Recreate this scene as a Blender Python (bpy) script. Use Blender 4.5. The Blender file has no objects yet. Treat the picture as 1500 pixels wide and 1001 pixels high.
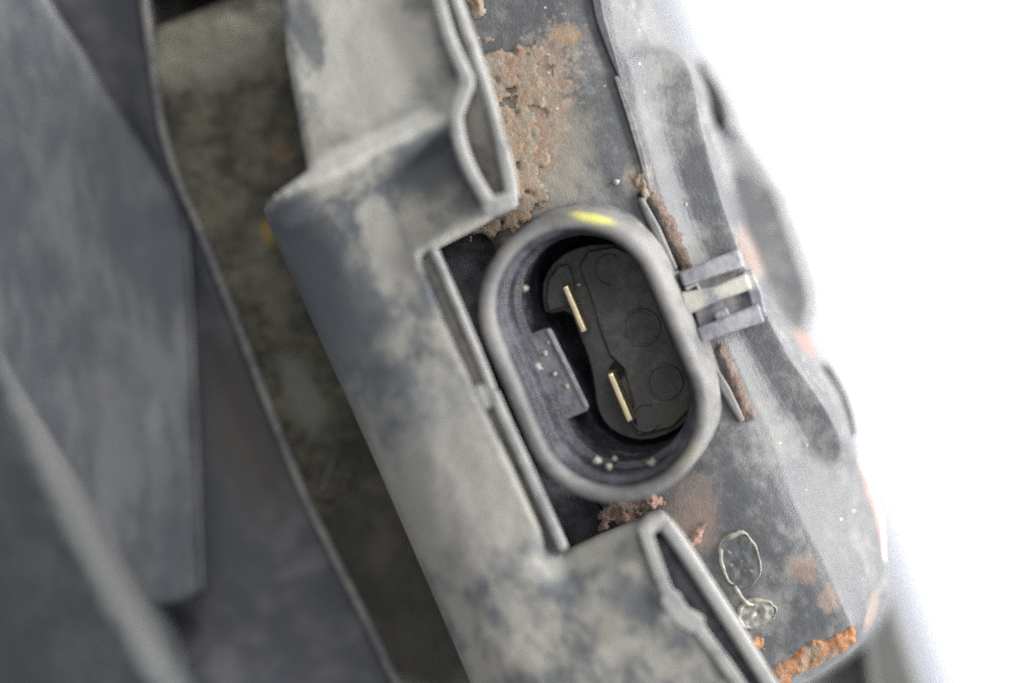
import bpy, bmesh, math, random
import numpy as np
from mathutils import Vector, noise
from mathutils.geometry import delaunay_2d_cdt

random.seed(7)
SC = bpy.context.scene
COL = SC.collection
U = 1e-4            # one unit of the working grid is 0.1 mm
D = 4000.0          # lens to the socket plane, in those units (400 mm)
CX, CY = 750.0, 500.5

# ------------------------------------------------------------------ camera, light, exposure
cam_d = bpy.data.cameras.new('camera')
cam = bpy.data.objects.new('camera', cam_d); COL.objects.link(cam)
cam.location = (0, 0, D * U)
cam_d.sensor_width = 36; cam_d.sensor_fit = 'HORIZONTAL'
cam_d.lens = 36 * D / 1500
cam_d.clip_start = 0.01; cam_d.clip_end = 20
cam_d.dof.use_dof = True
cam_d.dof.focus_distance = (D + 22) * U
cam_d.dof.aperture_fstop = 2.25
SC.camera = cam

world = bpy.data.worlds.new('World'); SC.world = world
world.use_nodes = True
bg = world.node_tree.nodes['Background']
bg.inputs[0].default_value = (0.94, 0.96, 1.0, 1); bg.inputs[1].default_value = 0.56

def area(name, loc, target, size, power, col):
    l = bpy.data.lights.new(name, 'AREA'); l.shape = 'RECTANGLE'
    l.size, l.size_y = size; l.energy = power; l.color = col
    o = bpy.data.objects.new(name, l); COL.objects.link(o)
    o.location = loc
    o.rotation_euler = (Vector(target) - Vector(loc)).to_track_quat('-Z', 'Y').to_euler()
    return o
area('softbox', (0.72, 0.34, 0.14), (0.02, 0.0, -0.02), (0.50, 0.45), 14.5, (1.0, 0.985, 0.96))
area('overhead_softbox', (0.10, 0.52, 0.60), (0.0, 0.0, -0.02), (0.40, 0.30), 1.9, (1.0, 0.98, 0.95))
area('table_lamp', (0.75, -0.15, 0.25), (0.28, 0.0, -0.16), (0.25, 0.25), 8.0, (1.0, 1.0, 1.0))

SC.view_settings.view_transform = 'Standard'
SC.view_settings.look = 'None'
SC.view_settings.exposure = 0.0
SC.view_settings.gamma = 1.0
SC.cycles.use_denoising = False
SC.cycles.max_bounces = 8
SC.cycles.sample_clamp_indirect = 3.0

# ------------------------------------------------------------------ helpers
def W(p):
    x, y, z = p
    f = (D - z) / D
    return Vector(((x - CX) * f * U, (CY - y) * f * U, z * U))

def sm(a, b, x):
    t = np.clip((x - a) / (b - a), 0, 1); return t * t * (3 - 2 * t)

def seg_d(X, Y, path, closed=False):
    """distance from points to a polyline"""
    P = list(path) + ([path[0]] if closed else [])
    best = np.full(np.shape(X), 1e9)
    for (x0, y0), (x1, y1) in zip(P[:-1], P[1:]):
        dx, dy = x1 - x0, y1 - y0
        t = np.clip(((X - x0) * dx + (Y - y0) * dy) / (dx * dx + dy * dy + 1e-9), 0, 1)
        best = np.minimum(best, np.hypot(X - x0 - t * dx, Y - y0 - t * dy))
    return best

def side(X, Y, a, b):
    """signed distance to the line a-b, positive to the left of travel as seen (y grows downward)"""
    dx, dy = b[0] - a[0], b[1] - a[1]; L = math.hypot(dx, dy)
    return ((X - a[0]) * dy - (Y - a[1]) * dx) / L

def inside(X, Y, poly):
    r = np.zeros(np.shape(X), bool); n = len(poly)
    for i in range(n):
        x0, y0 = poly[i]; x1, y1 = poly[(i + 1) % n]
        c = ((y0 > Y) != (y1 > Y)) & (X < (x1 - x0) * (Y - y0) / (y1 - y0 + 1e-12) + x0)
        r ^= c
    return r

def fbm(X, Y, s, seed=0.0, o=3):
    out = np.empty(len(X))
    for i, (x, y) in enumerate(zip(X, Y)):
        out[i] = noise.fractal(Vector((x / s + seed, y / s - seed, seed * .7)), 1.0, 2.0, o)
    return out

def crv(pts, n=8):
    """Catmull-Rom through points of any dimension"""
    P = [np.array(p, float) for p in pts]
    P = [2 * P[0] - P[1]] + P + [2 * P[-1] - P[-2]]
    out = []
    for i in range(1, len(P) - 2):
        a, b, c, d = P[i - 1:i + 3]
        for k in range(n):
            t = k / n
            out.append(.5 * (2 * b + (c - a) * t + (2 * a - 5 * b + 4 * c - d) * t * t + (3 * b - a - 3 * c + d) * t ** 3))
    out.append(P[-2]); return out

def chaikin(pts, it=2, closed=False):
    P = [np.array(p, float) for p in pts]
    for _ in range(it):
        Q = [] if closed else [P[0]]
        m = len(P) if closed else len(P) - 1
        for i in range(m):
            a, b = P[i], P[(i + 1) % len(P)]
            Q += [.75 * a + .25 * b, .25 * a + .75 * b]
        if not closed: Q.append(P[-1])
        P = Q
    return P

def link(name, bm, mat, parent=None, bevel=0, seg=3, smooth=True):
    bmesh.ops.remove_doubles(bm, verts=bm.verts, dist=1e-7)
    bmesh.ops.recalc_face_normals(bm, faces=bm.faces)
    me = bpy.data.meshes.new(name); bm.to_mesh(me); bm.free()
    if smooth: me.polygons.foreach_set('use_smooth', [True] * len(me.polygons))
    me.materials.append(mat)
    o = bpy.data.objects.new(name, me); COL.objects.link(o)
    if bevel:
        b = o.modifiers.new('bevel', 'BEVEL'); b.width = bevel * U; b.segments = seg
        b.limit_method = 'ANGLE'; b.angle_limit = math.radians(35); b.harden_normals = True
    if parent is not None: attach(o, parent)
    return o

def attach(o, parent):
    o.parent = parent
    b = Vector((0, 0, 0)); q = parent
    while q is not None: b += Vector(q.location); q = q.parent
    o.location = -b          # mesh data stay in place, origin at the scene's zero

def root(name, base, label, cat):
    o = bpy.data.objects.new(name, None); COL.objects.link(o)
    o.location = W(base); o.empty_display_size = 0.01
    o['label'] = label; o['category'] = cat
    return o

def prism_bm(pts, depth, bm=None):
    """closed outline with its own heights, extruded straight back"""
    bm = bm or bmesh.new()
    top = [W(p) for p in pts]
    a = [bm.verts.new(v) for v in top]
    b = [bm.verts.new(v - Vector((0, 0, depth * U))) for v in top]
    n = len(a)
    bm.faces.new(a); bm.faces.new(b[::-1])
    for i in range(n): bm.faces.new((a[i], b[i], b[(i + 1) % n], a[(i + 1) % n]))
    return bm

def rings_bm(rings, cap0=True, cap1=True, bm=None):
    bm = bm or bmesh.new()
    V = [[bm.verts.new(W(p)) for p in r] for r in rings]
    n = len(V[0])
    for A, B in zip(V[:-1], V[1:]):
        for i in range(n): bm.faces.new((A[i], B[i], B[(i + 1) % n], A[(i + 1) % n]))
    if cap0: bm.faces.new(V[0])
    if cap1: bm.faces.new(V[-1][::-1])
    return bm

def loft_bm(rows, bm=None):
    bm = bm or bmesh.new()
    V = [[bm.verts.new(W(p)) for p in r] for r in rows]
    bm.verts.index_update()
    for A, B in zip(V[:-1], V[1:]):
        for i in range(len(A) - 1): bm.faces.new((A[i], B[i], B[i + 1], A[i + 1]))
    return bm

def ribbon(path, w):
    """outline of a band of width w (number or per-point list) round a path"""
    P = [np.array(p[:2], float) for p in path]; L, R = [], []
    for i, p in enumerate(P):
        t = P[min(i + 1, len(P) - 1)] - P[max(i - 1, 0)]; t /= np.linalg.norm(t)
        nrm = np.array((t[1], -t[0])); ww = (w[i] if hasattr(w, '__len__') else w) / 2
        z = path[i][2]
        L.append((*(p + nrm * ww), z)); R.append((*(p - nrm * ww), z))
    return L + R[::-1]

def wall_bm(path, w, depth, bm=None):
    """a standing wall along path: strip faces so that long bends stay clean"""
    bm = bm or bmesh.new()
    o = ribbon(path, w); n = len(path)
    L, R = o[:n], o[n:][::-1]
    dz = Vector((0, 0, depth * U))
    l = [bm.verts.new(W(p)) for p in L]; r = [bm.verts.new(W(p)) for p in R]
    lb = [bm.verts.new(v.co - dz) for v in l]; rb = [bm.verts.new(v.co - dz) for v in r]
    for i in range(n - 1):
        bm.faces.new((l[i], l[i + 1], r[i + 1], r[i])); bm.faces.new((lb[i], rb[i], rb[i + 1], lb[i + 1]))
        bm.faces.new((l[i], lb[i], lb[i + 1], l[i + 1])); bm.faces.new((r[i], r[i + 1], rb[i + 1], rb[i]))
    bm.faces.new((l[0], r[0], rb[0], lb[0])); bm.faces.new((l[-1], lb[-1], rb[-1], r[-1]))
    return bm

def tube_bm(path, rad, k=8, closed=False, bm=None):
    bm = bm or bmesh.new()
    P = [W(p) for p in path]; n = len(P); V = []
    for i, p in enumerate(P):
        t = (P[(i + 1) % n] - P[i - 1]) if closed else (P[min(i + 1, n - 1)] - P[max(i - 1, 0)])
        t.normalize(); u = t.cross(Vector((0, 0, 1))); u = u.normalized() if u.length > 1e-6 else Vector((1, 0, 0)); v = t.cross(u)
        r = (rad[i] if hasattr(rad, '__len__') else rad) * U
        V.append([bm.verts.new(p + u * r * math.cos(a) + v * r * math.sin(a)) for a in [2 * math.pi * j / k for j in range(k)]])
    m = n if closed else n - 1
    for i in range(m):
        A, B = V[i], V[(i + 1) % n]
        for j in range(k): bm.faces.new((A[j], A[(j + 1) % k], B[(j + 1) % k], B[j]))
    if not closed: bm.faces.new(V[0][::-1]); bm.faces.new(V[-1])
    return bm

def sheet_bm(poly, zf, step, depth, edge=10, edge_h=10, fine=None):
    """a moulded plate: outline, height field zf, rounded rim, real thickness"""
    B = []
    n = len(poly)
    for i in range(n):
        a, b = np.array(poly[i], float), np.array(poly[(i + 1) % n], float)
        m = max(1, int(np.linalg.norm(b - a) / step))
        for k in range(m): B.append(tuple(a + (b - a) * k / m))
    xs = [p[0] for p in poly]; ys = [p[1] for p in poly]
    gx, gy = np.meshgrid(np.arange(min(xs), max(xs), step), np.arange(min(ys), max(ys), step))
    gx = gx.ravel() + np.random.RandomState(3).uniform(-.2, .2, gx.size) * step; gy = gy.ravel() + np.random.RandomState(4).uniform(-.2, .2, gy.size) * step
    d = seg_d(gx, gy, poly, True)
    k = inside(gx, gy, poly) & (d > step * .45)
    # two inset rows along the rim give the rounding its faces
    pts = B + list(zip(gx[k], gy[k])); nb = len(B)
    r = delaunay_2d_cdt([Vector(p) for p in pts], [], [list(range(nb))], 1, 1e-4)
    V, F = r[0], r[2]
    X = np.array([v.x for v in V]); Y = np.array([v.y for v in V])
    dd = seg_d(X, Y, poly, True)
    q = np.clip(1 - dd / edge, 0, 1)
    Z = zf(X, Y) - edge_h * (1 - np.sqrt(np.clip(1 - q * q, 0, 1)))
    bm = bmesh.new()
    vs = [bm.verts.new(W((x, y, z))) for x, y, z in zip(X, Y, Z)]
    for f in F: bm.faces.new([vs[i] for i in f])
    bound = [e for e in bm.edges if len(e.link_faces) == 1]
    g = bmesh.ops.extrude_edge_only(bm, edges=bound)
    for v in g['geom']:
        if isinstance(v, bmesh.types.BMVert): v.co.z -= depth * U
    return bm

def crust_bm(poly, base, h, step, seed, rough=1.0, brk=14, bias=0):
    """a scab of rust or dirt: a lumpy height field that sinks under its bed at the rim"""
    xs = [p[0] for p in poly]; ys = [p[1] for p in poly]
    X, Y = np.meshgrid(np.arange(min(xs) - 6, max(xs) + 6, step), np.arange(min(ys) - 6, max(ys) + 6, step))
    sh = X.shape; x, y = X.ravel(), Y.ravel()
    d = seg_d(x, y, poly, True) * np.where(inside(x, y, poly), 1, -1)
    n1 = fbm(x, y, 20, seed, 5); n2 = fbm(x, y, 5.5, seed + 3, 3)
    m = np.minimum(d, 16) + brk * n1 - bias
    bz = base(x, y) if callable(base) else base
    z = bz + h * sm(-4, 14, m) * (1 + .9 * n1 * rough + .8 * n2 * rough) - 5 * (1 - sm(-8, 3, m))
    keep = m > -5
    bm = bmesh.new(); vs = {}
    idx = np.arange(x.size).reshape(sh)
    for i in range(sh[0] - 1):
        for j in range(sh[1] - 1):
            q = [idx[i, j], idx[i + 1, j], idx[i + 1, j + 1], idx[i, j + 1]]
            if all(keep[k] for k in q):
                for k in q:
                    if k not in vs: vs[k] = bm.verts.new(W((x[k], y[k], z[k])))
                bm.faces.new([vs[k] for k in q])
    return bm

# ------------------------------------------------------------------ materials
class NT:
    def __init__(s, name):
        s.m = bpy.data.materials.new(name); s.m.use_nodes = True
        s.t = s.m.node_tree; s.p = s.t.nodes['Principled BSDF']
        tc = s.n('ShaderNodeTexCoord')
        mp = s.n('ShaderNodeMapping'); mp.inputs['Scale'].default_value = (1 / U, -1 / U, 1 / U)
        mp.inputs['Location'].default_value = (CX, CY, 0)
        s.l(tc.outputs['Object'], mp.inputs[0]); s.P = mp.outputs[0]
    def n(s, t, **kw):
        x = s.t.nodes.new(t)
        for k, v in kw.items(): setattr(x, k, v)
        return x
    def l(s, a, b): s.t.links.new(a, b)
    def noise(s, size, detail=4, rough=.55, dist=0, stretch=None, seed=0):
        v = s.P
        mp = s.n('ShaderNodeMapping'); mp.inputs['Location'].default_value = (seed * 3.1, seed * 7.7, seed)
        if stretch:                      # (angle, ratio): streaks
            mp.inputs['Rotation'].default_value = (0, 0, stretch[0]); 
            mp2 = s.n('ShaderNodeMapping'); mp2.inputs['Scale'].default_value = (1, 1 / stretch[1], 1)
            s.l(v, mp.inputs[0]); s.l(mp.outputs[0], mp2.inputs[0]); v = mp2.outputs[0]
        else:
            s.l(v, mp.inputs[0]); v = mp.outputs[0]
        x = s.n('ShaderNodeTexNoise'); x.inputs['Scale'].default_value = 1 / size
        x.inputs['Detail'].default_value = detail; x.inputs['Roughness'].default_value = rough; x.inputs['Distortion'].default_value = dist
        s.l(v, x.inputs['Vector']); return x.outputs['Fac']
    def ramp(s, f, a, b, va=0.0, vb=1.0):
        x = s.n('ShaderNodeMapRange', interpolation_type='SMOOTHSTEP')
        for i, v in enumerate((a, b, va, vb)): x.inputs[1 + i].default_value = v
        s.l(f, x.inputs[0]); return x.outputs[0]
    def math(s, op, a, b):
        x = s.n('ShaderNodeMath', operation=op)
        for i, v in enumerate((a, b)):
            if isinstance(v, (int, float)): x.inputs[i].default_value = v
            else: s.l(v, x.inputs[i])
        return x.outputs[0]
    def mix(s, f, a, b):
        x = s.n('ShaderNodeMix', data_type='RGBA')
        if isinstance(f, (int, float)): x.inputs[0].default_value = f
        else: s.l(f, x.inputs[0])
        for i, v in ((6, a), (7, b)):
            if isinstance(v, tuple): x.inputs[i].default_value = (*v, 1)
            else: s.l(v, x.inputs[i])
        return x.outputs[2]
    def spot(s, cx, cy, rx, ry, ang=0, soft=.5, nz=.5, nsize=30, seed=0):
        """ragged patch of colour centred at cx, cy"""
        a = math.radians(ang)
        mp = s.n('ShaderNodeMapping', vector_type='TEXTURE')
        mp.inputs['Location'].default_value = (cx, cy, 0); mp.inputs['Rotation'].default_value = (0, 0, a)
        mp.inputs['Scale'].default_value = (rx, ry, 1e5)
        s.l(s.P, mp.inputs[0])
        L = s.n('ShaderNodeVectorMath', operation='LENGTH'); s.l(mp.outputs[0], L.inputs[0])
        d = s.math('ADD', L.outputs['Value'], s.math('MULTIPLY', s.math('SUBTRACT', s.noise(nsize, 5, .65, seed=seed + 1), .5), nz * 2))
        return s.ramp(d, 1 - soft, 1 + soft * .5, 1.0, 0.0)
    def bump(s, h, dist, strength=1.0, prev=None):
        b = s.n('ShaderNodeBump'); b.inputs['Distance'].default_value = dist * U; b.inputs['Strength'].default_value = strength
        s.l(h, b.inputs['Height'])
        if prev: s.l(prev, b.inputs['Normal'])
        return b.outputs[0]
    def done(s, col, rough, nrm=None, spec=.35):
        if isinstance(col, tuple): s.p.inputs['Base Color'].default_value = (*col, 1)
        else: s.l(col, s.p.inputs['Base Color'])
        if isinstance(rough, (int, float)): s.p.inputs['Roughness'].default_value = rough
        else: s.l(rough, s.p.inputs['Roughness'])
        if nrm: s.l(nrm, s.p.inputs['Normal'])
        s.p.inputs['Specular IOR Level'].default_value = spec
        return s.m

def plastic(name, base, dust, amt=(.4, .65), sizes=(150, 34), rough=(.45, .8), spots=(), grain=.35, speck=0.0, stretch=None, spec=.35, seed=0, relief=1.2):
    """weathered black plastic: a film of dust in clouds, fine grit, shaped stains and patches of painted light or shade"""
    s = NT(name)
    big = s.noise(sizes[0], 5, .6, .4, stretch, seed); mid = s.noise(sizes[1], 5, .62, .3, stretch, seed + 4)
    f = s.ramp(s.math('ADD', s.math('MULTIPLY', big, .6), s.math('MULTIPLY', mid, .4)), *amt)
    fine = s.noise(3.2, 2, .7, seed=seed + 9)
    f = s.math('ADD', f, s.math('MULTIPLY', s.math('SUBTRACT', fine, .5), grain))
    col = s.mix(s.ramp(f, 0, 1), base, dust)
    tint = s.noise(9, 3, .7, seed=seed + 13)
    col = s.mix(s.ramp(tint, .52, .75, 0, .22), col, (.20, .16, .12))
    for (c, st, *a) in spots:
        kw = a[-1] if isinstance(a[-1], dict) else {}
        g = s.spot(*[v for v in a if not isinstance(v, dict)], **kw)
        g = s.math('MULTIPLY', g, st)
        col = s.mix(g, col, c)
    if speck:
        v = s.n('ShaderNodeTexVoronoi'); v.inputs['Scale'].default_value = 1 / 30; v.inputs['Randomness'].default_value = 1
        s.l(s.P, v.inputs['Vector'])
        e = s.math('MULTIPLY', s.ramp(v.outputs['Distance'], .045, .085, 1, 0), s.ramp(s.noise(60, 2, seed=seed + 21), .5, .62))
        col = s.mix(s.math('MULTIPLY', e, speck), col, (.62, .60, .54))
    r = s.ramp(f, 0, 1, rough[0], rough[1])
    nb = s.bump(s.noise(60, 4, .6, seed=seed + 30), relief * 3, .5)
    nb = s.bump(fine, relief, .7, nb)
    nb = s.bump(s.noise(12, 4, .6, seed=seed + 33), relief * 1.5, .5, nb)
    return s.done(col, r, nb, spec)

def rusty(name, a, b, c, seed=0, d=(.26, .24, .20)):
    s = NT(name)
    n1 = s.noise(13, 5, .75, .5, seed=seed); n2 = s.noise(6, 4, .75, seed=seed + 5)
    col = s.mix(s.ramp(n1, .40, .60), a, b)
    col = s.mix(s.ramp(n2, .48, .66), col, c)
    col = s.mix(s.ramp(s.noise(24, 4, .7, seed=seed + 8), .48, .62, 0, .75), col, d)
    nb = s.bump(n2, 3, 1.0); nb = s.bump(s.noise(2.5, 2, .6, seed=seed + 3), 1.5, .8, nb)
    return s.done(col, .95, nb, .1)

BLK = (.035, .037, .043)
DUST = (.30, .295, .275)
M = {}
M['housing'] = plastic('black_housing_plastic', (.080, .083, .090), (.195, .195, .192), (.40, .70), (120, 26), (.42, .75), speck=.8, seed=1, spots=[
    ((.27, .25, .21), .7, 800, 240, 75, 110, 20, dict(nz=.6, nsize=34, seed=2)),
    ((.25, .19, .145), .8, 768, 195, 54, 140, 18, dict(nz=1.0, nsize=20, seed=3)),
    ((.33, .29, .23), .7, 775, 190, 46, 130, 18, dict(nz=2.0, nsize=9, seed=23)),
    ((.25, .15, .11), .55, 765, 215, 50, 150, 18, dict(nz=1.5, nsize=9, seed=5)),
    ((.34, .22, .13), .6, 830, 52, 24, 16, 0, dict(nz=.8, nsize=12, seed=7)),
    ((.32, .27, .21), .5, 935, 262, 24, 26, 30, dict(nz=.8, nsize=12, seed=8)),
    ((.22, .15, .12), .6, 1108, 365, 22, 44, -25, dict(nz=1.0, nsize=12, seed=9)),
    ((.30, .13, .08), .5, 1195, 500, 14, 28, -35, dict(nz=1.0, nsize=12, seed=10)),
    ((.24, .185, .15), .85, 1178, 832, 24, 22, 20, dict(nz=1.0, nsize=11, seed=11)),
    ((.17, .12, .095), .7, 1182, 838, 18, 14, 20, dict(nz=1.6, nsize=6, seed=21)),
    ((.22, .17, .14), .8, 1214, 878, 17, 22, 10, dict(nz=.7, nsize=14, seed=12)),
    ((.24, .17, .14), .6, 1010, 770, 55, 40, 35, dict(nz=.8, nsize=18, seed=13)),
    ((.24, .19, .16), .5, 1020, 720, 40, 30, 35, dict(nz=.8, nsize=18, seed=14)),
    ((.30, .16, .08), .5, 1080, 560, 7, 60, -22, dict(nz=.9, nsize=10, seed=15)),
    ((.22, .17, .15), .8, 1285, 900, 10, 36, 16, dict(nz=.7, nsize=14, seed=16)),
])
M['boss'] = plastic('side_boss_plastic', (.105, .108, .115), (.20, .20, .20), (.40, .70), (90, 20), (.45, .75), speck=1.0, seed=5, spots=[
    ((.22, .15, .12), .6, 1108, 365, 20, 40, -25, dict(nz=1.0, nsize=12, seed=9)),
])
M['socket'] = plastic('socket_plastic', (.10, .10, .103), (.195, .19, .183), (.30, .66), (120, 26), (.40, .75), seed=8, grain=.2, spots=[
    ((.52, .49, .12), .85, 866, 323, 36, 8, 11, dict(nz=.5, nsize=14, seed=3)),
    ((.30, .27, .15), .5, 960, 672, 60, 18, -20, dict(nz=.9, nsize=12, seed=5)),
])
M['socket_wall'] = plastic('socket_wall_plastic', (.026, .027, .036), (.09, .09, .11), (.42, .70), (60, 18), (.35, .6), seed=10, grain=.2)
M['core'] = plastic('socket_core_plastic', (.075, .075, .073), (.14, .14, .135), (.40, .70), (60, 14), (.45, .65), seed=12, grain=.35, spec=.25, spots=[
    ((.10, .09, .05), .6, 990, 610, 24, 30, 20, dict(nz=.8, nsize=12, seed=5)),
])
M['key'] = plastic('key_rib_plastic', (.075, .077, .09), (.18, .18, .195), (.35, .65), (60, 16), (.35, .6), speck=1.0, seed=14, grain=.15)
M['clip'] = plastic('clip_plastic', (.16, .16, .19), (.30, .30, .31), (.35, .65), (50, 14), (.5, .8), seed=17, grain=.2, spots=[
    ((.46, .45, .38), .9, 1075, 420, 34, 15, -18, dict(nz=.5, nsize=14, seed=5)),
    ((.42, .40, .33), .7, 1010, 440, 26, 16, -18, dict(nz=.6, nsize=14, seed=6)),
    ((.30, .17, .12), .5, 1048, 412, 12, 8, 0, dict(nz=.9, nsize=8, seed=7)),
])
M['clip_bed'] = plastic('clip_bed_plastic', (.12, .12, .135), (.24, .24, .23), (.35, .65), (50, 14), (.5, .8), seed=18, grain=.2)
M['bracket'] = plastic('grey_bracket_plastic', (.088, .096, .106), (.265, .254, .226), (.37, .62), (90, 26), (.55, .85), seed=20, grain=.22, stretch=(math.radians(20), 1.6), spots=[
    ((.080, .089, .102), .8, 490, 440, 72, 220, -24, dict(nz=.9, nsize=70, seed=22)),
    ((.17, .155, .125), .7, 560, 720, 26, 260, -25, dict(nz=.6, nsize=40, seed=25)),
    ((.35, .34, .305), .75, 682, 342, 90, 17, -27, dict(nz=.5, nsize=30, seed=24)),
    ((.42, .41, .37), .85, 540, 90, 120, 130, 0, dict(nz=.7, nsize=60, seed=2)),
    ((.088, .094, .102), .8, 455, 60, 22, 60, -8, dict(nz=1.1, nsize=26, seed=3)),
    ((.088, .094, .102), .6, 610, 10, 22, 30, 0, dict(nz=.9, nsize=26, seed=4)),
    ((.36, .35, .32), .85, 566, 360, 32, 78, -18, dict(nz=.8, nsize=34, seed=5)),
    ((.27, .262, .24), .8, 660, 700, 130, 150, 20, dict(nz=.8, nsize=70, seed=6)),
    ((.075, .082, .092), .9, 625, 245, 62, 50, -25, dict(nz=.5, nsize=40, seed=7)),  # shadow under the ridge, painted into the plate colour
    ((.075, .082, .092), .85, 455, 400, 55, 110, -22, dict(nz=.5, nsize=40, seed=8)),
    ((.50, .49, .45), .9, 520, 234, 150, 21, -27, dict(nz=.5, nsize=40, seed=9)),  # highlight along the ridge, painted as a pale band
    ((.34, .335, .30), .6, 870, 800, 90, 26, -24, dict(nz=.6, nsize=40, seed=10)),  # lit ledge below the window, brightness painted in
    ((.088, .094, .102), .6, 920, 865, 46, 36, 30, dict(nz=.6, nsize=40, seed=11)),
])
M['bracket_wall'] = plastic('bracket_wall_plastic', (.17, .173, .177), (.33, .327, .315), (.30, .62), (80, 24), (.55, .85), seed=24, grain=.2)
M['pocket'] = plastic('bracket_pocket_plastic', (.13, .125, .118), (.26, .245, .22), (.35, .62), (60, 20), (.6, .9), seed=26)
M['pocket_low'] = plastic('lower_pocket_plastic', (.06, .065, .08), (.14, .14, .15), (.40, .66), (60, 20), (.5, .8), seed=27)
M['channel'] = plastic('dirty_channel_plastic', (.045, .043, .034), (.17, .16, .12), (.36, .66), (110, 16), (.7, .95), seed=30, grain=.6, relief=3, spots=[
    ((.25, .245, .20), .8, 300, 50, 110, 60, -20, dict(nz=.7, nsize=40, seed=2)),
    ((.30, .20, .05), .7, 380, 335, 14, 24, -20, dict(nz=.8, nsize=14, seed=3)),
    ((.24, .15, .05), .5, 400, 210, 20, 14, 0, dict(nz=.8, nsize=14, seed=4)),
    ((.20, .20, .18), .7, 432, 585, 28, 75, -22, dict(nz=.7, nsize=26, seed=8)),
    ((.060, .058, .056), .7, 590, 900, 110, 230, -27, dict(nz=.8, nsize=50, seed=5)),
    ((.13, .115, .09), .6, 560, 800, 60, 26, -60, dict(nz=1.2, nsize=18, seed=9)),
])
M['panel'] = plastic('dark_panel_plastic', (.070, .073, .085), (.15, .148, .15), (.42, .72), (140, 40), (.5, .8), seed=34, grain=.3, spots=[
    ((.075, .068, .060), .8, 340, 640, 60, 160, -14, dict(nz=.6, nsize=60, seed=3)),
    ((.16, .155, .15), .5, 420, 850, 50, 9, -22, dict(nz=.6, nsize=20, seed=4)),
])
M['rimline'] = plastic('panel_edge_plastic', (.10, .10, .105), (.20, .195, .18), (.35, .65), (80, 20), (.5, .8), seed=36)
M['arm'] = plastic('faded_arm_plastic', (.105, .110, .125), (.22, .223, .235), (.34, .68), (120, 32), (.55, .8), seed=40, grain=.3, stretch=(math.radians(8), 3.0), spots=[
    ((.30, .30, .31), .5, 205, 620, 16, 34, 0, dict(nz=.8, nsize=20, seed=3)),
    ((.07, .075, .095), .5, 215, 310, 34, 30, 30, dict(nz=.7, nsize=30, seed=4)),
])
M['under'] = plastic('lower_body_plastic', (.060, .068, .076), (.12, .125, .13), (.35, .7), (150, 50), (.5, .75), seed=44, grain=.25, spots=[((.26, .26, .255), .75, 112, 785, 330, 40, 64, dict(nz=.3, nsize=60, seed=3))])  # pale streak paints the light on the ridge crest
M['dark'] = plastic('gap_shade_plastic', (.022, .021, .020), (.045, .042, .038), (.45, .75), (60, 20), (.8, .95), seed=48, spec=.05)  # deep shade of gaps and slits put into the colour
M['rust'] = rusty('orange_rust', (.40, .18, .085), (.30, .16, .09), (.44, .25, .14), 2)
M['rust_red'] = rusty('red_brown_rust', (.34, .19, .15), (.26, .16, .13), (.38, .27, .22), 5)
M['rust_seam'] = rusty('seam_rust', (.20, .145, .12), (.14, .105, .095), (.25, .17, .125), 11, (.19, .18, .17))
M['rust_pale'] = rusty('pale_rust_crust', (.28, .18, .12), (.25, .225, .19), (.33, .25, .18), 9)

def simple(name, col, rough, metal=0, spec=.5, trans=0, n=0):
    s = NT(name)
    s.p.inputs['Metallic'].default_value = metal; s.p.inputs['Transmission Weight'].default_value = trans
    c = s.mix(s.ramp(s.noise(14, 4, .6, seed=n), .35, .7), tuple(v * .8 for v in col), col)
    return s.done(c, rough, s.bump(s.noise(10, 3, .6, seed=n), 1.0, .4), spec)
M['pin'] = simple('tinned_brass', (.93, .79, .52), .36, 1.0, n=1)
M['glue'] = simple('clear_glue', (.38, .37, .31), .25, 0, .7, .3, n=2)
M['film'] = simple('thin_glue_film', (.095, .098, .10), .15, 0, .7, n=8)
M['film_pale'] = simple('cloudy_glue_film', (.26, .255, .23), .3, 0, .6, n=9)
M['speck'] = simple('pale_dirt', (.40, .38, .32), .9, 0, .2, n=3)
M['lens'] = simple('clear_lens', (.26, .27, .30), .4, 0, .4, 0, n=4)
M['lens_frame'] = simple('grey_lens_frame', (.13, .13, .125), .6, 0, .3, n=5)
M['red'] = simple('red_reflector', (.90, .60, .55), .4, 0, .6, n=6)
M['table'] = simple('white_paper', (.93, .93, .93), .7, 0, .3, n=7)

# ------------------------------------------------------------------ the white surface under the lamp
bm = bmesh.new()
z = -1650 * U
q = [bm.verts.new(v) for v in ((-1.5, -1.5, z), (1.5, -1.5, z), (1.5, 1.5, z), (-1.5, 1.5, z))]
bm.faces.new(q)
t = link('white_table', bm, M['table'], smooth=False); t['kind'] = 'structure'

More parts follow.
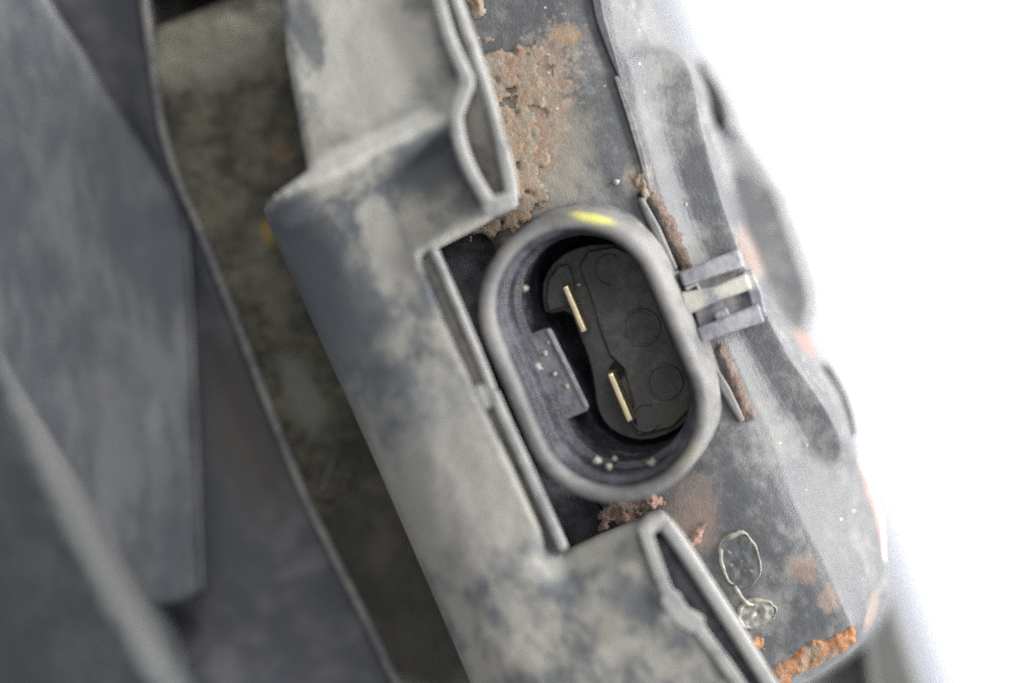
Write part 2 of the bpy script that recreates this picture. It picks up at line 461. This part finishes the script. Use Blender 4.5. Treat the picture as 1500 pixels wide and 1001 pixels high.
# ------------------------------------------------------------------ the lamp: housing
lamp = root('car_lamp', (1000, 520, -1640), 'dusty black plastic lamp housing with oval two-pin socket and rust on its back', 'car lamp')
rows = [  # left edge, flange, fold, terrace left, terrace right, side, silhouette, back
    [(545, -60, -12), (700, -60, -4), (868, -60, -2), (908, -60, -55), (924, -60, -110), (936, -60, -220), (942, -60, -330), (932, -60, -800)],
    [(590, 60, -12), (740, 60, -4), (888, 62, 0), (932, 52, -50), (958, 50, -105), (974, 52, -220), (988, 56, -360), (972, 56, -800)],
    [(600, 100, -12), (752, 98, -4), (899, 96, 0), (955, 86, -48), (1000, 84, -70), (1012, 84, -170), (1028, 88, -370), (1010, 90, -800)],
    [(615, 140, -12), (765, 138, -3), (910, 134, 0), (962, 126, -42), (1018, 122, -52), (1033, 122, -140), (1050, 124, -385), (1035, 130, -800)],
    [(645, 200, -12), (790, 200, -2), (930, 196, 0), (968, 190, -40), (1030, 186, -50), (1052, 188, -140), (1068, 195, -400), (1050, 200, -800)],
    [(700, 340, -12), (850, 340, 0), (974, 335, 0), (1008, 326, -38), (1066, 314, -46), (1086, 316, -125), (1110, 335, -370), (1092, 340, -800)],
    [(745, 450, -12), (900, 450, 0), (1022, 440, 0), (1052, 432, -34), (1108, 422, -42), (1128, 426, -110), (1166, 448, -310), (1146, 450, -800)],
    [(790, 560, -12), (950, 555, 0), (1070, 540, 0), (1102, 532, -32), (1158, 522, -40), (1186, 528, -100), (1228, 545, -240), (1206, 550, -800)],
    [(812, 612, -12), (970, 605, 0), (1090, 594, 0), (1134, 588, -34), (1200, 580, -42), (1224, 588, -92), (1247, 602, -195), (1226, 605, -800)],
    [(835, 665, -12), (990, 655, 0), (1109, 642, 0), (1166, 636, -42), (1232, 640, -56), (1248, 646, -104), (1258, 656, -168), (1242, 660, -800)],
    [(850, 705, -12), (1005, 698, 0), (1126, 688, 0), (1180, 684, -44), (1228, 690, -84), (1254, 698, -114), (1270, 706, -150), (1254, 710, -800)],
    [(880, 770, -12), (1030, 755, 0), (1148, 745, 0), (1194, 737, -38), (1238, 745, -74), (1270, 752, -100), (1289, 760, -130), (1272, 765, -800)],
    [(918, 860, -12), (1070, 845, 0), (1196, 832, 0), (1232, 828, -26), (1262, 832, -52), (1288, 840, -78), (1305, 848, -108), (1290, 855, -800)],
    [(945, 920, -12), (1100, 905, 0), (1224, 888, 0), (1250, 885, -22), (1270, 887, -46), (1288, 890, -72), (1300, 895, -100), (1288, 900, -800)],
    [(960, 960, -12), (1110, 950, 0), (1240, 922, 0), (1252, 920, -20), (1262, 925, -44), (1270, 930, -70), (1276, 935, -100), (1268, 940, -800)],
    [(975, 1000, -12), (1105, 985, 0), (1195, 952, 0), (1210, 955, -20), (1224, 960, -44), (1232, 964, -70), (1238, 968, -100), (1232, 970, -800)],
    [(990, 1035, -12), (1085, 1020, 0), (1150, 975, 0), (1162, 980, -20), (1175, 988, -44), (1183, 995, -70), (1188, 1000, -100), (1182, 1002, -800)],
    [(1005, 1070, -12), (1060, 1050, 0), (1090, 1015, 0), (1096, 1022, -20), (1102, 1035, -44), (1106, 1043, -70), (1110, 1050, -100), (1105, 1052, -800)],
]
cols = list(zip(*rows))
rails = [crv(c, 8) for c in cols]
fine = []
for r in zip(*rails):
    r = [np.array(p) for p in r]
    r.insert(0, r[0] + np.array((0, 0, -300)))
    q = chaikin([r[0], r[1], (r[1] + r[2]) / 2, r[2], r[3], r[4], r[4] * .5 + r[5] * .5 + np.array((0, 0, 1)), r[5] * .9 + r[4] * .1 + np.array((0, 0, 3)), r[5], r[6], r[7], r[8]], 2)
    fine.append([q[i] + (q[i + 1] - q[i]) * k / 4 for i in range(len(q) - 1) for k in range(4)] + [q[-1]])
bm = loft_bm(fine)
def in_stad(p, R, z):                   # inside the socket's oval at depth z
    c = np.array((870.5, 527.0)) + np.array((33.0, -33.0)) / 118 * (72 - z); d = np.array(p[:2]) - c
    a, n = d @ np.array((.390, .921)), d @ np.array((.921, -.390))
    return math.hypot(max(abs(a) - 74, 0), n) < R
flat_pts = {}
bm.verts.ensure_lookup_table()
for v in bm.verts:
    f = (D - v.co.z / U) / D
    flat_pts[v.index] = ((v.co.x / U / f + CX, CY - v.co.y / U / f), v.co.z / U)
kill = [f for f in bm.faces if any(flat_pts[v.index][1] > -340 and in_stad(flat_pts[v.index][0], 112, 0) for v in f.verts)]
bmesh.ops.delete(bm, geom=kill, context='FACES')
shell = link('housing_shell', bm, M['housing'], lamp)

def part(name, bm, mat, par, **kw):
    return link(name, bm, M[mat], par, **kw)

# protruding lugs on the sloping side
def lug(top, off, drop, deep, name='side_lug', mat='boss', bev=9, label=None):
    t = chaikin(top, 2, True)
    r1 = [p + np.array((off[0], off[1], -drop)) for p in t]
    r2 = [p + np.array((off[0] - 4, off[1], -deep)) for p in t]
    o = part(name, rings_bm([t, r1, r2]), mat, lamp, bevel=bev)
    if label: o['label'] = label
    return o
lug([(1050, 258, -205), (1100, 258, -206), (1132, 272, -200), (1152, 330, -190), (1186, 425, -172), (1184, 468, -166), (1160, 505, -150), (1120, 455, -160), (1086, 375, -172), (1060, 310, -190)],
    (16, -4), 70, 400)
lug([(1040, 186, -290), (1076, 190, -306), (1110, 240, -316), (1132, 275, -316), (1058, 272, -290)], (14, -4), 60, 300)
lug([(1026, 84, -200), (1040, 92, -206), (1078, 160, -225), (1084, 196, -220), (1066, 190, -200), (1036, 120, -200)], (6, 0), 40, 250)
part('slot_shade', prism_bm([tuple(p) for p in chaikin([(1012, 92, -150), (1034, 104, -168), (1060, 146, -172), (1068, 186, -172), (1050, 182, -150), (1034, 146, -146)], 2, True)], 40), 'dark', lamp)  # dark solid stands in for the shade inside a slit
part('slot_shade', prism_bm([tuple(p) for p in chaikin([(1204, 524, -170), (1224, 545, -190), (1246, 590, -165), (1256, 642, -140), (1246, 634, -126), (1226, 590, -135)], 2, True)], 40), 'dark', lamp)  # second slit, its shade also built as a dark solid
part('reflector_strip', wall_bm([(1256, 672, -154), (1270, 720, -136), (1283, 770, -117), (1293, 826, -103)], [10, 24, 24, 10], 30), 'red', lamp, bevel=4)['label'] = 'pale red reflector strip along the side edge'

# moulded lines on the flange top
part('moulded_rib', wall_bm([(868, -30, 1.5), (880, 30, 1.5), (896, 78, 1.2), (908, 112, -1)], [13, 12, 9, 4], 20), 'housing', lamp, bevel=1.4)
part('moulded_rib', wall_bm([(902, 112, 1), (920, 162, 1.2), (938, 222, 1.2), (952, 282, .8)], [5, 8, 8, 4], 20), 'clip_bed', lamp, bevel=1)

# seam beside the socket: pale lip, slit shade as a dark strip, rusty lip
part('seam_lip', wall_bm([(938, 290, 7), (960, 335, 9), (988, 398, 9)], [10, 15, 14], 30), 'socket', lamp, bevel=5)
part('seam_lip', crust_bm([p[:2] for p in ribbon([(952, 282, 0), (974, 325, 0), (1004, 390, 0)], [12, 20, 13])], 0.0, 2.4, 2.0, 61, 1.0, 5), 'rust_seam', lamp)['label'] = 'rusty lip along the seam above the clip'
part('seam_lip', crust_bm([p[:2] for p in ribbon([(1052, 508, 0), (1070, 545, 0), (1096, 612, 0)], [9, 13, 15])], 0.0, 2.4, 2.0, 67, 1.0, 6), 'rust_seam', lamp)['label'] = 'rusty lip along the seam below the clip'
part('seam_lip', wall_bm([(1046, 538, 5), (1062, 570, 7), (1088, 618, 4)], [8, 15, 10], 30), 'socket', lamp, bevel=5)
part('seam_slit_shade', wall_bm([(936, 282, 3), (946, 290, 3), (968, 332, 3), (996, 394, 3)], [10, 9, 8, 8], 12), 'dark', lamp)  # raised dark strip in place of the groove's shade

# rust crusts
fl = lambda x, y: np.zeros(len(x)) + 1.0
part('rust_crust', crust_bm([(1122, 990), (1132, 966), (1165, 955), (1190, 936), (1246, 924), (1250, 938), (1215, 962), (1180, 980), (1140, 1002)], -3, 6, 2.5, 3, .3, 8), 'rust', lamp)['label'] = 'bright orange rust lump along the bottom edge'
part('rust_crust', crust_bm([(1100, 940), (1118, 938), (1120, 952), (1106, 956)], fl, 8, 2.5, 9), 'rust', lamp)
part('rust_crust', crust_bm([(882, 750), (905, 732), (950, 722), (972, 728), (968, 742), (920, 764), (885, 775)], -3, 5, 2.5, 15), 'rust_red', lamp)['label'] = 'red-brown rust below the socket'
part('rust_crust', crust_bm([(692, 60), (740, 70), (790, 66), (806, 110), (800, 150), (790, 200), (800, 250), (806, 290), (780, 318), (715, 352), (700, 340), (720, 240)], fl, .5, 2.5, 21, 1.6, 26, 3), 'rust_pale', lamp)['label'] = 'pale orange rust crust above the socket'
part('rust_crust', crust_bm([(676, -30), (712, -30), (712, 16), (694, 26)], fl, 6, 3.5, 27), 'rust_pale', lamp)
part('rust_crust', crust_bm([(924, 262), (944, 256), (956, 280), (940, 292)], fl, 4, 2.5, 43), 'rust_pale', lamp)
part('rust_crust', crust_bm([(1012, 795), (1022, 778), (1034, 772), (1028, 790), (1018, 802)], fl, 5, 2.5, 49), 'rust_red', lamp)

# clear glue blobs
def blob(cx, cy, rx, ry, rot, seed, h):
    ring = []; a0 = math.radians(rot)
    for i in range(40):
        a = 2 * math.pi * i / 40
        k = 1 + .16 * noise.noise(Vector((math.cos(a) * 1.8, math.sin(a) * 1.8, seed))) + .05 * noise.noise(Vector((math.cos(a) * 3.5, math.sin(a) * 3.5, seed)))
        x, y = rx * k * math.cos(a), ry * k * math.sin(a)
        ring.append((cx + x * math.cos(a0) - y * math.sin(a0), cy + x * math.sin(a0) + y * math.cos(a0), h + 6 * noise.noise(Vector((math.cos(a) * 1.7, math.sin(a) * 1.7, seed + 9)))))
    rad = [max(.9, 2.3 + 1.9 * math.sin(i / 40 * 6.28 + 3.6) + 2.4 * noise.noise(Vector((math.cos(i / 40 * 6.28) * 2.6, math.sin(i / 40 * 6.28) * 2.6, seed + 5)))) for i in range(40)]
    bm = tube_bm(ring, rad, 8, True)
    return bm
def film(cx, cy, rx, ry, rot, seed):
    a0 = math.radians(rot); rr = []
    for f in (1.0, .9, .78, .66, .54, .42, .3, .18, .06):
        r = []
        for i in range(40):
            a = 2 * math.pi * i / 40
            x, y = rx * f * math.cos(a), ry * f * math.sin(a)
            x, y = cx + x * math.cos(a0) - y * math.sin(a0), cy + x * math.sin(a0) + y * math.cos(a0)
            r.append((x, y, 2.5 + 4.5 * noise.noise(Vector((x / 9, y / 9, seed))) + 1.8 * noise.noise(Vector((x / 4, y / 4, seed)))))
        rr.append(r)
    return rings_bm(rr, False, True)
b = blob(1084, 822, 29, 41, -14, 3.3, .5)
bm2 = blob(1108, 899, 27, 20, -14, 8.8, 1)
g = part('glue_blob', b, 'glue', lamp); part('glue_film', film(1084, 822, 28, 40, -14, 2.0), 'film', g)
g = part('glue_blob', bm2, 'glue', lamp); part('glue_film', film(1108, 899, 26, 19, -14, 5.0), 'film_pale', g)
part('glue_strand', tube_bm(crv([(1076, 858, 6), (1084, 872, 8), (1094, 884, 8), (1104, 886, 3)], 5), [2.0, 2.5, 3, 3.5, 3, 2.5, 2.2, 2.6, 3, 3.4, 3.2, 3, 2.6, 2.2, 2, 2]), 'glue', lamp)

# pale crumbs stuck to the flange and the lug
random.seed(11)
cr = [(903, 267, 3, 4.5), (1004, 300, 2, 3), (1006, 272, -44, 2), (1033, 338, -46, 2.5), (1130, 337, -190, 3), (1092, 488, -40, 3), (1180, 653, -46, 3), (990, 196, -50, 2.4), (955, 208, -40, 2.2)]
for (x, y, z, r) in cr:
    bmc = bmesh.new()
    bmesh.ops.create_icosphere(bmc, subdivisions=2, radius=r * U)
    for v in bmc.verts:
        v.co *= 1 + .9 * noise.noise(v.co / (r * U) * 1.5 + Vector((x, y, 0))); v.co.z *= .6
    bmesh.ops.translate(bmc, verts=bmc.verts, vec=W((x, y, z)))
    part('dirt_crumb', bmc, 'speck', lamp)

# ------------------------------------------------------------------ socket
AX = np.array((.390, .921)); NX = np.array((.921, -.390))     # long axis (down-right) and across (up-right)
OC = np.array((870.5, 527.0)); SH = np.array((33.0, -33.0)) / 118  # how the axis leans with depth
def stad(R, hs, z, c=None, n=18):
    c0 = OC + SH * (72 - z) if c is None else np.array(c, float)
    out = []
    for sgn in (1, -1):
        for i in range(n + 1):
            a = math.pi * i / n
            d = NX * math.cos(a) * sgn * R + AX * sgn * (math.sin(a) * R + hs)
            out.append((*(c0 + d), z))
    return out
prof = [(140, -8), (135, 4), (137, 40), (138.5, 64), (137.5, 69.5), (134, 72.5), (128, 73), (123, 72.5), (120, 70.5), (118, 66), (117, 58)]
wallp = [(117, 58), (114.5, 46), (112.5, 44), (106, 43), (104, 40), (102.5, 18), (100.5, 15), (93.5, 14), (91.5, 11), (90, -30), (89, -125)]
sock = part('socket_shroud', rings_bm([stad(R, 80, z) for R, z in prof], False, False), 'socket', lamp)
sock['label'] = 'oval grey-black plug socket'
part('socket_wall', rings_bm([stad(R, 80, z) for R, z in wallp], False, True), 'socket_wall', sock)
# the skirt that carries the socket down into the housing on its open left side
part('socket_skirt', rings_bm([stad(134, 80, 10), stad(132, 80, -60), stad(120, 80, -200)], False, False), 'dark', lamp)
PC = np.array((895, 492))
padc = NX * 643 + AX * 808
pad = part('socket_core', prism_bm([(*p, -46) for p in chaikin([(800, 462), (836, 453), (848, 488), (864, 528), (871, 565), (874, 596), (888, 624), (915, 641), (948, 646), (985, 634), (1012, 612),
    (1034, 560), (1006, 440), (955, 376), (905, 356), (850, 360), (816, 378), (796, 408), (794, 440)], 1, True)], 80), 'core', sock, bevel=3)
def up(pl, z): return [(*p, z) for p in pl]
q = [(849, 391), (868, 440), (880, 484), (894, 520), (914, 540), (928, 590), (934, 638), (985, 626), (1010, 600), (1030, 548), (1000, 440), (950, 382), (900, 362), (862, 368)]
part('core_step', prism_bm(up(q, -38), 12), 'core', sock, bevel=3)
part('core_step', prism_bm(up([(800, 440), (803, 410), (818, 390), (834, 386), (838, 400), (842, 420), (834, 449), (816, 453), (804, 457)], -36), 14), 'core', sock, bevel=4)
for (x, y, r, a0, a1) in ((940, 480, 26, 0, 360), (893, 396, 22, 90, 300), (974, 560, 25, 0, 360), (946, 612, 20, 30, 300)):
    pp = [(x + r * math.cos(math.radians(a)), y + r * math.sin(math.radians(a)), -38.2) for a in np.arange(a0, a1 + .1, 12)]
    part('moulded_ring', tube_bm(pp[:-1] if a1 - a0 == 360 else pp, 2.4, 8, a1 - a0 == 360), 'core', sock)
# pins
def pin(c, ln, w, ztop):
    c = np.array(c, float); e = AX * ln / 2; f = NX * w / 2
    q = ztop - 9                      # the tip is cut at a slant
    r0 = [(*(c - e * .95 - f * .7), q), (*(c + e * .95 - f * .7), ztop), (*(c + e * .95 + f * .7), ztop), (*(c - e * .95 + f * .7), q)]
    r1 = [(*(c - e - f), q - 4), (*(c + e - f), ztop - 4), (*(c + e + f), ztop - 4), (*(c - e + f), q - 4)]
    r2 = [(p[0] + 5, p[1] - 7, -70) for p in r1]
    return rings_bm([r0, r1, r2])
part('contact_pin', pin((842, 452), 76, 13, -2), 'pin', sock, bevel=4, seg=4)
part('contact_pin', pin((909, 582), 80, 13, -2), 'pin', sock, bevel=4, seg=4)
part('pin_slot', prism_bm(up([(892, 540), (900, 530), (910, 533), (914, 548), (906, 560)], -36.5), 6), 'dark', sock, bevel=1.5)
# keying rib on the left wall
kr = [(742, 502, 12), (790, 484, 14), (804, 479, 14), (810, 484, 14), (862, 592, 14), (862, 602, 14), (852, 606, 14), (800, 628, 12)]
key = part('key_rib', prism_bm(kr, 130), 'key', sock, bevel=4, seg=3)
part('key_rib', wall_bm([(803, 482, 17), (832, 540, 17), (860, 598, 17)], 7, 30), 'clip', sock, bevel=2)['label'] = 'pale edge of the keying rib'  # thin strip of paler plastic along the rib's edge
for (x, y, z, r) in ((798, 518, 15, 4), (787, 538, 15, 6), (812, 548, 15, 3.5), (830, 566, 15, 4), (803, 502, 15, 2.5), (874, 676, 36, 6), (892, 684, 36, 4.5), (900, 673, 20, 4), (955, 679, 34, 6), (769, 422, 34, 4), (848, 417, -34, 3)):
    bmc = bmesh.new(); bmesh.ops.create_icosphere(bmc, subdivisions=2, radius=r * U)
    for v in bmc.verts:
        v.co *= 1 + .9 * noise.noise(v.co / (r * U) * 1.5 + Vector((x, y, 0))); v.co.z *= .5
    bmesh.ops.translate(bmc, verts=bmc.verts, vec=W((x, y, z)))
    part('dirt_crumb', bmc, 'speck', sock)

# locking clip to the right of the socket
clip = part('locking_clip', wall_bm([(998, 410, 24), (1040, 394, 26), (1086, 378, 20)], [22, 24, 28], 60), 'clip', lamp, bevel=4)
clip['label'] = 'bluish grey locking clip with pale dirt'
part('clip_bar', wall_bm([(1024, 492, 24), (1066, 476, 26), (1116, 458, 18)], [22, 24, 30], 60), 'clip', clip, bevel=4)
part('clip_bar', wall_bm([(1000, 446, 26), (1050, 430, 22), (1098, 412, 20)], [36, 22, 26], 50), 'clip', clip, bevel=5)
part('clip_end', wall_bm([(1094, 396, 12), (1106, 430, 14), (1113, 462, 12)], [16, 20, 20], 50), 'clip', clip, bevel=4)
part('clip_bed', prism_bm([(1000, 398, 14), (1084, 366, 8), (1118, 462, 4), (1030, 500, 14)], 60), 'clip_bed', clip, bevel=3)
part('clip_latch', prism_bm([(1044, 460, 22), (1064, 450, 22), (1070, 462, 22), (1050, 472, 22)], 30), 'clip', clip, bevel=3)
part('clip_latch', wall_bm([(1004, 424, 22), (1020, 416, 22), (1028, 432, 22)], 6, 30), 'clip', clip, bevel=2)

# lens side, far below
part('lens_frame', prism_bm([(1120, 960, -330), (1280, 900, -330), (1312, 880, -330), (1330, 940, -330), (1362, 1040, -330), (1120, 1040, -330)], 200), 'lens_frame', lamp, bevel=14)
part('frame_rib', wall_bm([(1268, 920, -300), (1274, 980, -300), (1282, 1040, -300)], 14, 60), 'lens_frame', lamp, bevel=5)
part('lens', rings_bm([[(700, -120, -760), (962, -120, -780), (1030, 60, -800), (1200, 480, -800), (1330, 800, -800), (1440, 1120, -800), (900, 1120, -760)],
                       [(690, -120, -900), (985, -120, -900), (1055, 60, -920), (1225, 480, -920), (1358, 800, -920), (1470, 1120, -920), (890, 1120, -900)],
                       [(690, -120, -1500), (960, -120, -1500), (1020, 60, -1500), (1190, 480, -1500), (1320, 800, -1500), (1430, 1120, -1500), (890, 1120, -1500)]]), 'lens', lamp, bevel=40)

# ------------------------------------------------------------------ grey bracket round the socket
br = root('mounting_bracket', (620, 560, -120), 'weathered grey plastic bracket with a cut-out round the oval socket', 'bracket')
OUT = [(408, -40), (632, -40), (656, 60), (682, 125), (666, 160), (670, 205), (712, 306), (752, 300), (700, 332), (641, 362),
       (616, 376), (652, 470), (694, 565), (716, 610), (760, 705), (804, 806), (828, 812), (880, 786), (948, 758), (942, 790), (975, 865), (1000, 912), (1022, 920), (1062, 978), (1100, 1040),
       (706, 1040), (640, 885), (560, 700), (500, 566), (470, 500), (430, 410), (398, 340), (386, 308), (394, 292), (452, 250), (436, 170), (420, 80)]
LEFT = [(706, 1040), (640, 885), (560, 700), (500, 566), (470, 500), (430, 410), (398, 340), (386, 308)]
def bz(X, Y):
    s = side(X, Y, (390, 300), (655, 165))           # >0 above the ridge line? sign fixed below
    s = -s if side(np.array([500.]), np.array([50.]), (390, 300), (655, 165))[0] < 0 else s
    up_ = 60 + 40 * np.exp(-np.clip(s, 0, 400) / 60)
    lo = 56 + 42 * (1 - sm(12, 56, -s)) + 32 * sm(70, 230, -s)
    z = np.where(s > 0, up_ - 2, lo)
    z = z + 16 * np.exp(-(seg_d(X, Y, [(612, 372), (700, 326), (752, 296)]) / 22) ** 2)
    d = seg_d(X, Y, LEFT)
    q = np.clip(1 - d / 100, 0, 1)
    z = z - 75 * (1 - np.sqrt(1 - q * q)) * np.where(s > 0, 0, 1)
    e = seg_d(X, Y, [(828, 812), (880, 786), (948, 758)])
    z = z - 34 * (1 - sm(0, 62, e))
    z = z + 5 * np.exp(-(seg_d(X, Y, [(770, 985), (880, 950), (975, 905)]) / 14) ** 2) - 4 * np.exp(-(seg_d(X, Y, [(740, 930), (860, 915), (960, 880)]) / 22) ** 2)
    return z + 5 * fbm(X, Y, 130, 4.0, 2) + 1.2 * fbm(X, Y, 26, 2.0, 2)
plate = part('bracket_plate', sheet_bm(OUT, bz, 6.0, 150, 9, 9), 'bracket', br)
part('pocket_wall', wall_bm(crv([(632, -40, 100), (656, 50, 101), (682, 112, 101), (676, 140, 101), (668, 168, 100), (674, 210, 100), (692, 256, 100), (722, 306, 98)], 6), [20] * 12 + [24] * 12 + [20] * 19, 120), 'bracket_wall', br, bevel=7)
part('pocket_wall', wall_bm(crv([(654, -40, 96), (688, 60, 96), (712, 128, 96), (730, 196, 96), (746, 262, 94), (750, 300, 92)], 6), [16] * 20 + [20] * 11, 130), 'bracket_wall', br, bevel=6)
part('pocket_wall', wall_bm([(704, 304, 98), (728, 300, 98), (756, 290, 94)], [24, 30, 22], 110), 'bracket_wall', br, bevel=7)
part('pocket_web', wall_bm(crv([(682, 120, 84), (694, 126, 84), (704, 144, 80), (708, 168, 76)], 4), 9, 60), 'bracket_wall', br, bevel=3)
part('pocket_floor', prism_bm([(622, -40, 78), (664, -40, 78), (700, 60, 78), (740, 200, 76), (752, 300, 76), (712, 300, 76), (664, 200, 78), (672, 120, 78)], 60), 'pocket', br)
part('pocket_wall', wall_bm(crv([(944, 772, 92), (952, 800, 94), (974, 860, 94), (996, 900, 94), (1018, 914, 94), (1036, 938, 92), (1066, 978, 92), (1108, 1040, 90)], 6), [18] * 14 + [30] * 12 + [18] * 17, 120), 'bracket_wall', br, bevel=7)
part('pocket_wall', wall_bm(crv([(972, 764, 86), (1000, 802, 88), (1040, 864, 88), (1080, 926, 86), (1120, 990, 84), (1150, 1040, 84)], 6), 22, 130), 'bracket_wall', br, bevel=7)
part('pocket_wall', wall_bm([(938, 784, 86), (956, 768, 86), (980, 762, 84)], [22, 26, 22], 110), 'bracket_wall', br, bevel=7)
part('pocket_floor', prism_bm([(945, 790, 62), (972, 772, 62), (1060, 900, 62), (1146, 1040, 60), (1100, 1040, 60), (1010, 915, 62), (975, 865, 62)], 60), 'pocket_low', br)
# rim along the window: bed, standing lip, small bridge
part('window_rim', wall_bm(crv([(634, 364, 92), (668, 442, 92), (704, 528, 90), (722, 574, 88)], 4), 12, 150), 'bracket_wall', br, bevel=4)
part('window_rim', wall_bm(crv([(722, 574, 88), (744, 624, 88), (786, 716, 84), (826, 806, 76)], 4), 15, 150), 'bracket_wall', br, bevel=4)
part('rim_bed', prism_bm([(612, 372, 78), (640, 366, 78), (724, 580, 74), (830, 808, 64), (800, 808, 64), (690, 570, 74)], 130), 'pocket', br)
part('rim_bridge', prism_bm([(690, 566, 86), (714, 560, 86), (730, 590, 86), (708, 604, 86)], 40), 'bracket_wall', br, bevel=6)
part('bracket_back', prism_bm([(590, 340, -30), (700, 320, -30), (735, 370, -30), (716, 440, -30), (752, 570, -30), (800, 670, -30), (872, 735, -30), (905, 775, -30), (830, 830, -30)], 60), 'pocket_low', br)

# ------------------------------------------------------------------ dark carrier frame on the left: panel, edge line, dirty channel
cf = root('carrier_frame', (360, 560, -700), 'dark carrier frame with a dirty olive-brown channel running beside the grey bracket', 'frame')
EDGE = [(203, -40), (212, 20), (222, 90), (236, 180), (258, 255), (290, 330), (345, 468), (400, 612), (440, 712), (482, 800), (532, 900), (600, 1040)]
CH = [(226, 42), (332, 0), (430, -40), (480, 240), (560, 500), (760, 1040)] + EDGE[::-1][:-2]
def cz(X, Y):
    d = seg_d(X, Y, EDGE)
    return -148 - 16 * sm(0, 40, d) + 6 * fbm(X, Y, 60, 3.0, 3) + 2.5 * fbm(X, Y, 12, 7.0, 2)
part('channel_floor', sheet_bm(CH, cz, 6.0, 200, 6, 6), 'channel', cf)
part('channel_edge', wall_bm(crv([(x, y, -128) for x, y in EDGE], 5), 13, 140), 'rimline', cf, bevel=5)
part('scratch_mark', tube_bm(crv([(494, 655, -152), (482, 690, -150), (470, 722, -150)], 5), 2), 'rimline', cf)
part('scratch_mark', tube_bm(crv([(456, 722, -150), (480, 728, -149), (506, 712, -150), (514, 690, -152)], 5), 4), 'channel', cf)
PAN = [(60, -40)] + [(x - 2, y) for x, y in EDGE] + [(300, 1040), (235, 880), (150, 720), (60, 300)]
part('side_panel', sheet_bm(PAN, lambda X, Y: -196 - 60 * np.exp(-((X - 240) / 62) ** 2 - ((Y - 915) / 45) ** 2) + 30 * sm(60, 0, seg_d(X, Y, EDGE)) + 4 * fbm(X, Y, 120, 5.0, 2), 9.0, 300, 6, 6), 'panel', cf)
part('shade_wall', wall_bm([(190, -56, -120), (430, -56, -120)], 16, 760), 'dark', cf)  # added out of view to block overhead light from the gap
part('frame_back', prism_bm([(-200, -140, -820), (560, -140, -820), (880, 1160, -820), (-200, 1160, -820)], 100), 'dark', cf)

# ------------------------------------------------------------------ blurred arm with a rounded tip, and the body it lies on
arm = root('plastic_arm', (150, 450, -160), 'faded grey-blue plastic arm with rounded lower tip lying over the dark frame', 'trim arm')
AR = [(-120, -60), (40, -60), (62, -12), (112, 62), (180, 168), (240, 258), (262, 288), (276, 322), (280, 420), (286, 600), (293, 780), (296, 866), (284, 872), (266, 882), (225, 888), (160, 886), (115, 820), (58, 700), (0, 590), (-120, 400)]
def az(X, Y):
    d = seg_d(X, Y, [(-120, 400), (0, 590), (60, 700), (130, 820), (178, 882)])
    return -166 + 26 * sm(260, 20, X) + 3 * fbm(X, Y, 90, 6.0, 3) - 4 * np.exp(-(seg_d(X, Y, [(284, 330), (290, 870)]) / 9) ** 2)
AR = [tuple(p) for p in chaikin(AR, 1, True)]
part('arm_plate', sheet_bm(AR, az, 7.0, 50, 10, 8), 'arm', arm)
part('arm_edge', wall_bm(crv([(272, 316, -160), (279, 420, -162), (287, 600, -164), (294, 790, -164), (296, 862, -164)], 5), 6, 60), 'arm', arm, bevel=2)
lb = root('lower_body', (60, 800, -700), 'smooth dark grey-green body with a pale rounded ridge under the arm tip', 'trim body')
rr = []
for (x, y) in ((-180, 300), (-105, 430), (-35, 560), (28, 680), (88, 800), (140, 900), (225, 1070)):
    rr.append([(x - 300, y + 40, -414), (x - 140, y + 20, -285), (x - 44, y + 8, -186), (x + 14, y, -128), (x + 58, y - 10, -132), (x + 96, y - 20, -190), (x + 130, y - 30, -504)])
rl = [chaikin(r, 2) for r in zip(*[crv(c, 6) for c in zip(*rr)])]
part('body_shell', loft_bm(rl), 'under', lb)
